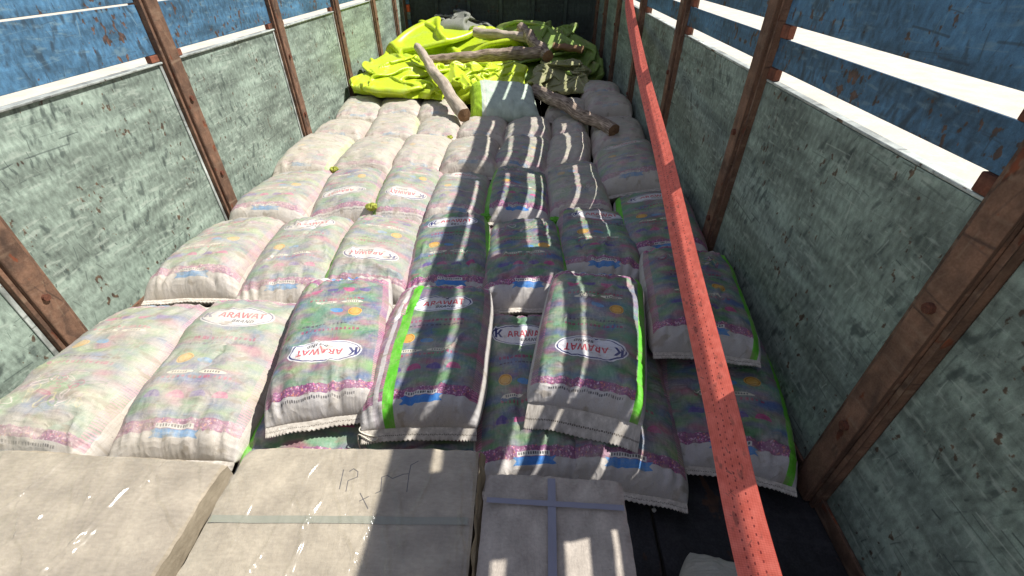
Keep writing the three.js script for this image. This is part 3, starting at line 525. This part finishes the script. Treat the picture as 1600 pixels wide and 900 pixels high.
// ---------- cartons ----------
function cartonTex(seed, base, draw) {
  return canvasTex(1024, 1024, (c, w, h) => {
    const r = rng(seed); c.fillStyle = `rgb(${base})`; c.fillRect(0, 0, w, h);
    pixels(c, w, h, (x, y, p) => { const g = fbm(x / 150, y / 150, seed) * 46 + fbm(x / 30, y / 12, seed + 2) * 20 + (r() - 0.5) * 14; p[0] += g; p[1] += g * 0.97; p[2] += g * 0.9; });
    draw(c, w, h, r);
  });
}
const inkLines = (c, lines, x0, x1, z0, z1, style, lw) => { c.strokeStyle = style; c.lineWidth = lw; c.lineJoin = c.lineCap = 'round'; for (const s of lines) { c.beginPath(); s.forEach(([x, z], i) => { const a = (x - x0) / (x1 - x0) * 1024, b = (z - z0) / (z1 - z0) * 1024; i ? c.lineTo(a, b) : c.moveTo(a, b); }); c.stroke(); } };
M.film = new THREE.MeshPhysicalMaterial({ color: 0xffffff, transmission: 0.95, thickness: 0, roughness: 0.18, ior: 1.45, side: THREE.DoubleSide });
function carton(label, x0, x1, z0, z1, hgt, rot, map, film, seed) {
  const o = thing('carton', label, 'box', 'cartons at the rear of the bed'), cx = (x0 + x1) / 2, cz = (z0 + z1) / 2, W = x1 - x0, L = z1 - z0;
  o.position.set(cx, 0, cz); o.rotation.y = rot;
  const mat = film ? new THREE.MeshPhysicalMaterial({ map, roughness: 0.6, bumpMap: greyBump, bumpScale: 0.0025 }) : std({ map, roughness: 0.85, bumpMap: greyBump, bumpScale: 0.0025 });
  const shell = new THREE.BoxGeometry(W, hgt, L, 60, 16, 60), p = shell.attributes.position, n = shell.attributes.normal, uv = shell.attributes.uv;
  for (let i = 0; i < p.count; i++) {
    let x = p.getX(i), y = p.getY(i), z = p.getZ(i); const u = x / W * 2, v = z / L * 2, k = y / hgt * 2;
    if (n.getY(i) > 0.5) uv.setXY(i, x / W + 0.5, 0.5 - z / L); else uv.setXY(i, (Math.abs(n.getX(i)) > 0.5 ? z : x) / 0.6 + 0.5, y / 0.6 + 0.5);
    const e = Math.max(Math.abs(u), Math.abs(v));
    if (k > 0.99) y += 0.008 * fbm(u * 1.4 + seed, v * 1.4, seed) - 0.005 * Math.pow(e, 14) * (0.6 + 1.2 * nz(u * 9 + v * 7, seed)) - 0.012 * Math.pow(Math.abs(u * v), 14);
    const top = Math.max(0, k);
    if (Math.abs(u) > 0.99) x += (0.004 * nz(z * 9, y * 9, seed) + 0.001 * nz(z * 60, seed)) * top; if (Math.abs(v) > 0.99) z += (0.004 * nz(x * 9, y * 9, seed + 5) + 0.001 * nz(x * 70, seed)) * top;
    p.setXYZ(i, x, y + hgt / 2, z);
  }
  shell.computeVertexNormals(); part('cardboard_shell', shell, mat, o);
  if (film) { // loose stretch film over the lid, with real puckers
    const rr = rng(seed * 5), fold = []; for (let i = 0; i < 70; i++) fold.push([(rr() - 0.5) * W, (rr() - 0.5) * L, 1.2 + (rr() - 0.5) * 1.3, 0.03 + rr() * 0.13, 0.002 + rr() * 0.004, 0.0016 + rr() * 0.003]);
    part('stretch_film', gridGeo(170, 150, (s, t) => {
      const x = (s - 0.5) * W * 0.985, z = (t - 0.5) * L * 0.985, u = s * 2 - 1, v = t * 2 - 1; let y = hgt + 0.008 * fbm(u * 1.4 + seed, v * 1.4, seed) + 0.0042 - 0.004 * Math.pow(Math.max(Math.abs(u), Math.abs(v)), 16);
      for (const [fx, fz, a, len, amp, wd] of fold) { const dx = x - fx, dz = z - fz, al = dx * Math.cos(a) + dz * Math.sin(a), ac = -dx * Math.sin(a) + dz * Math.cos(a) + 0.01 * nz(al * 20, amp * 900); y += amp * Math.exp(-ac * ac / (wd * wd)) * Math.exp(-al * al / (len * len)); }
      return [x, y + 0.0012 * nz(x * 70, z * 40, seed), z];
    }), M.film, o);
  }
  return o;
}
const strokes = [[[-0.369, -0.51], [-0.364, -0.467]], [[-0.355, -0.506], [-0.348, -0.512], [-0.337, -0.505], [-0.335, -0.493], [-0.352, -0.485], [-0.349, -0.462]], [[-0.288, -0.458], [-0.279, -0.463], [-0.284, -0.493], [-0.274, -0.497], [-0.261, -0.49], [-0.24, -0.5], [-0.229, -0.501], [-0.229, -0.521], [-0.215, -0.531]], [[-0.229, -0.5], [-0.226, -0.462]], [[-0.316, -0.442], [-0.3, -0.451]], [[-0.319, -0.458], [-0.295, -0.427]]];
const B1 = [-0.6, -0.09, -0.562, -0.08];
const box1 = carton('film wrapped carton with handwriting at the bottom left, crossed by shadow edge', ...B1, 0.33, 0.03, cartonTex(91, [166, 154, 132], (c, w, h, r) => {
  inkLines(c, strokes, ...B1, 'rgba(34,32,36,.8)', 3.2);
}), true, 3);
const box2 = carton('plain carton with crossed bluish tape at the bottom centre, in shade', -0.078, 0.205, -0.515, -0.1, 0.322, -0.02, cartonTex(92, [176, 166, 154], (c, w, h, r) => { for (let i = 0; i < 26; i++) { c.strokeStyle = `rgba(90,78,68,${0.15 + r() * 0.3})`; c.lineWidth = 1 + r() * 2; const x = r() * w, y = r() * h; c.beginPath(); c.moveTo(x, y); c.lineTo(x + 80 * (r() - 0.5), y + 14 * (r() - 0.5)); c.stroke(); } }), false, 8);
carton('film wrapped carton farthest left, beside the handwritten carton', -1.2, -0.66, -0.54, -0.08, 0.3, -0.02, cartonTex(93, [160, 148, 128], () => {}), true, 12);
M.tapeBlue = new THREE.MeshPhysicalMaterial({ color: new THREE.Color(0.25, 0.255, 0.32), roughness: 0.45, clearcoat: 0.2 });
M.tapeGrey = std({ color: new THREE.Color(0.27, 0.27, 0.2), roughness: 0.5 });
function tapeStrip(o, x0, x1, z0, z1, y, m = M.tapeBlue) {                 // thin tape lying on the lid
  part('tape', gridGeo(40, 40, (s, t) => { const x = lerp(x0, x1, s), z = lerp(z0, z1, t); return [x, y + 0.0015 * nz(x * 40, z * 40, 3), z]; }), m, o);
}
{ // tape over the lid seam follows the bulge of the lid
  const [x0, x1, z0, z1] = B1, W = x1 - x0, L = z1 - z0; part('tape', gridGeo(60, 6, (s, t) => { const x = (s - 0.5) * W * 0.97, z = lerp(-0.091, -0.077, t), u = x / W * 2, v = z / L * 2; return [x, 0.33 + 0.008 * fbm(u * 1.4 + 3, v * 1.4, 3) + 0.0015, z]; }), M.tapeGrey, box1);
  part('torn_flap', gridGeo(40, 8, (s, t) => { const z = lerp(-0.238, 0.05, s); return [W / 2 + 0.004 + 0.012 * t + 0.006 * nz(s * 9, t * 2), 0.327 - 0.05 * t * (0.5 + 0.7 * Math.abs(nz(s * 7, 3))) + 0.006 * nz(s * 14, t * 3), z, s, t]; }), std({ color: 0xa89878, roughness: 0.95, side: THREE.DoubleSide, bumpMap: greyBump, bumpScale: 0.003 }), box1);
}
tapeStrip(box2, -0.014, 0.002, -0.2, 0.2, 0.3285); tapeStrip(box2, -0.135, 0.135, -0.152, -0.141, 0.3295);

// ---------- pale bundle, strap, pebble ----------
{
  const mat = std({ roughness: 0.7, bumpMap: weaveBump, bumpScale: 0.008, map: canvasTex(256, 512, (c, w, h) => { const r = rng(49); c.fillStyle = 'rgb(190,190,178)'; c.fillRect(0, 0, w, h); pixels(c, w, h, (x, y, p) => { const g = fbm(x / 40, y / 50, 3) * 50 + (r() - 0.5) * 14 + (((x >> 1) + (y >> 1)) & 1 ? 3 : -3); p[0] += g; p[1] += g; p[2] += g; }); }) });
  sack(0.49, -0.185, 0.36, 0.46, -18, 0.2, 0.2, '', 'plain grey unprinted sack at the bottom right beside the dark floor', { material: mat, noNear: true, noFar: true });
}
M.strap = std({ roughness: 0.65, map: canvasTex(128, 1024, (c, w, h) => { const r = rng(55); c.fillStyle = 'rgb(240,118,98)'; c.fillRect(0, 0, w, h); pixels(c, w, h, (x, y, p) => { const rib = (y % 6 < 3 ? 6 : -8) + (x % 8 < 4 ? 3 : -3), g = fbm(x / 30, y / 60, 4) * 34 + (r() - 0.5) * 16; p[0] += g + rib; p[1] += g + rib; p[2] += g + rib; const d = sstep(0.2, 0.4, fbm(x / 40, y / 90, 12)); for (let k = 0; k < 3; k++) p[k] = lerp(p[k], [120, 70, 60][k], d * 0.5); }); for (const x of [36, 58, 84]) for (let y = 0; y < h; y += 32) { c.fillStyle = `rgba(104,24,26,${0.45 + r() * 0.4})`; c.fillRect(x + r() * 2, y + (x % 5) * 4 + r() * 3, 4.5, 8 + r() * 3); } for (let i = 0; i < 26; i++) { c.strokeStyle = `rgba(110,70,60,${0.15 + r() * 0.3})`; c.lineWidth = 1 + r() * 5; const x = r() * w, y = r() * h; c.beginPath(); c.moveTo(x, y); c.lineTo(x + 40 * (r() - 0.5), y + 60 * (r() - 0.5)); c.stroke(); } }) });
M.strap.map.wrapS = M.strap.map.wrapT = THREE.RepeatWrapping;
{
  const c = new THREE.CatmullRomCurve3([[0.9, 0.98, -4.95], [0.85, 0.93, -4.72], [0.798, 0.878, -4.463], [0.65, 0.663, -2.973], [0.551, 0.519, -1.802], [0.482, 0.419, -1.06], [0.447, 0.367, -0.649], [0.427, 0.339, -0.448], [0.411, 0.312, -0.213], [0.39, 0.2, 0.25], [0.38, 0.008, 0.65]].map((a) => new THREE.Vector3(...a)));
  const n = 200, W = 0.073;
  const S = (off) => gridGeo(8, n, (s, t) => {
    const p = c.getPointAt(t), T = c.getTangentAt(t), tilt = 0.7, dir = new THREE.Vector3(Math.cos(tilt), Math.sin(tilt), 0); dir.addScaledVector(T, -dir.dot(T)).normalize();
    const nn = new THREE.Vector3().crossVectors(dir, T);
    p.addScaledVector(dir, (s - 0.5) * W).addScaledVector(nn, off + 0.0015 * nz(t * 30, s * 2)); return [p.x, p.y, p.z, s, t * 12];
  });
  const a = S(0.0012), b = S(-0.0012); const g = mergeGeometries([a, b]);
  M.strap.side = THREE.DoubleSide;
  const m = part('ratchet_strap', g, M.strap, scene); m.userData = { label: 'long taut red webbing strap running along the right side over the sacks', category: 'strap' };
}
{
  const g = new THREE.IcosahedronGeometry(0.006, 3), p = g.attributes.position; for (let i = 0; i < p.count; i++) { const k = 1 + 0.25 * nz(p.getX(i) * 200, p.getY(i) * 200, p.getZ(i) * 200); p.setXYZ(i, p.getX(i) * k, p.getY(i) * k * 0.8 + 0.0045, p.getZ(i) * k); }
  g.computeVertexNormals();
  const m = part('pebble', g, std({ color: 0xd8d8d0, roughness: 0.8 }), scene); m.position.set(0.356, 0, -0.617); m.userData = { label: 'tiny white pebble on the dark floor beside the carton', category: 'pebble' };
}
renderer.render(scene, camera);
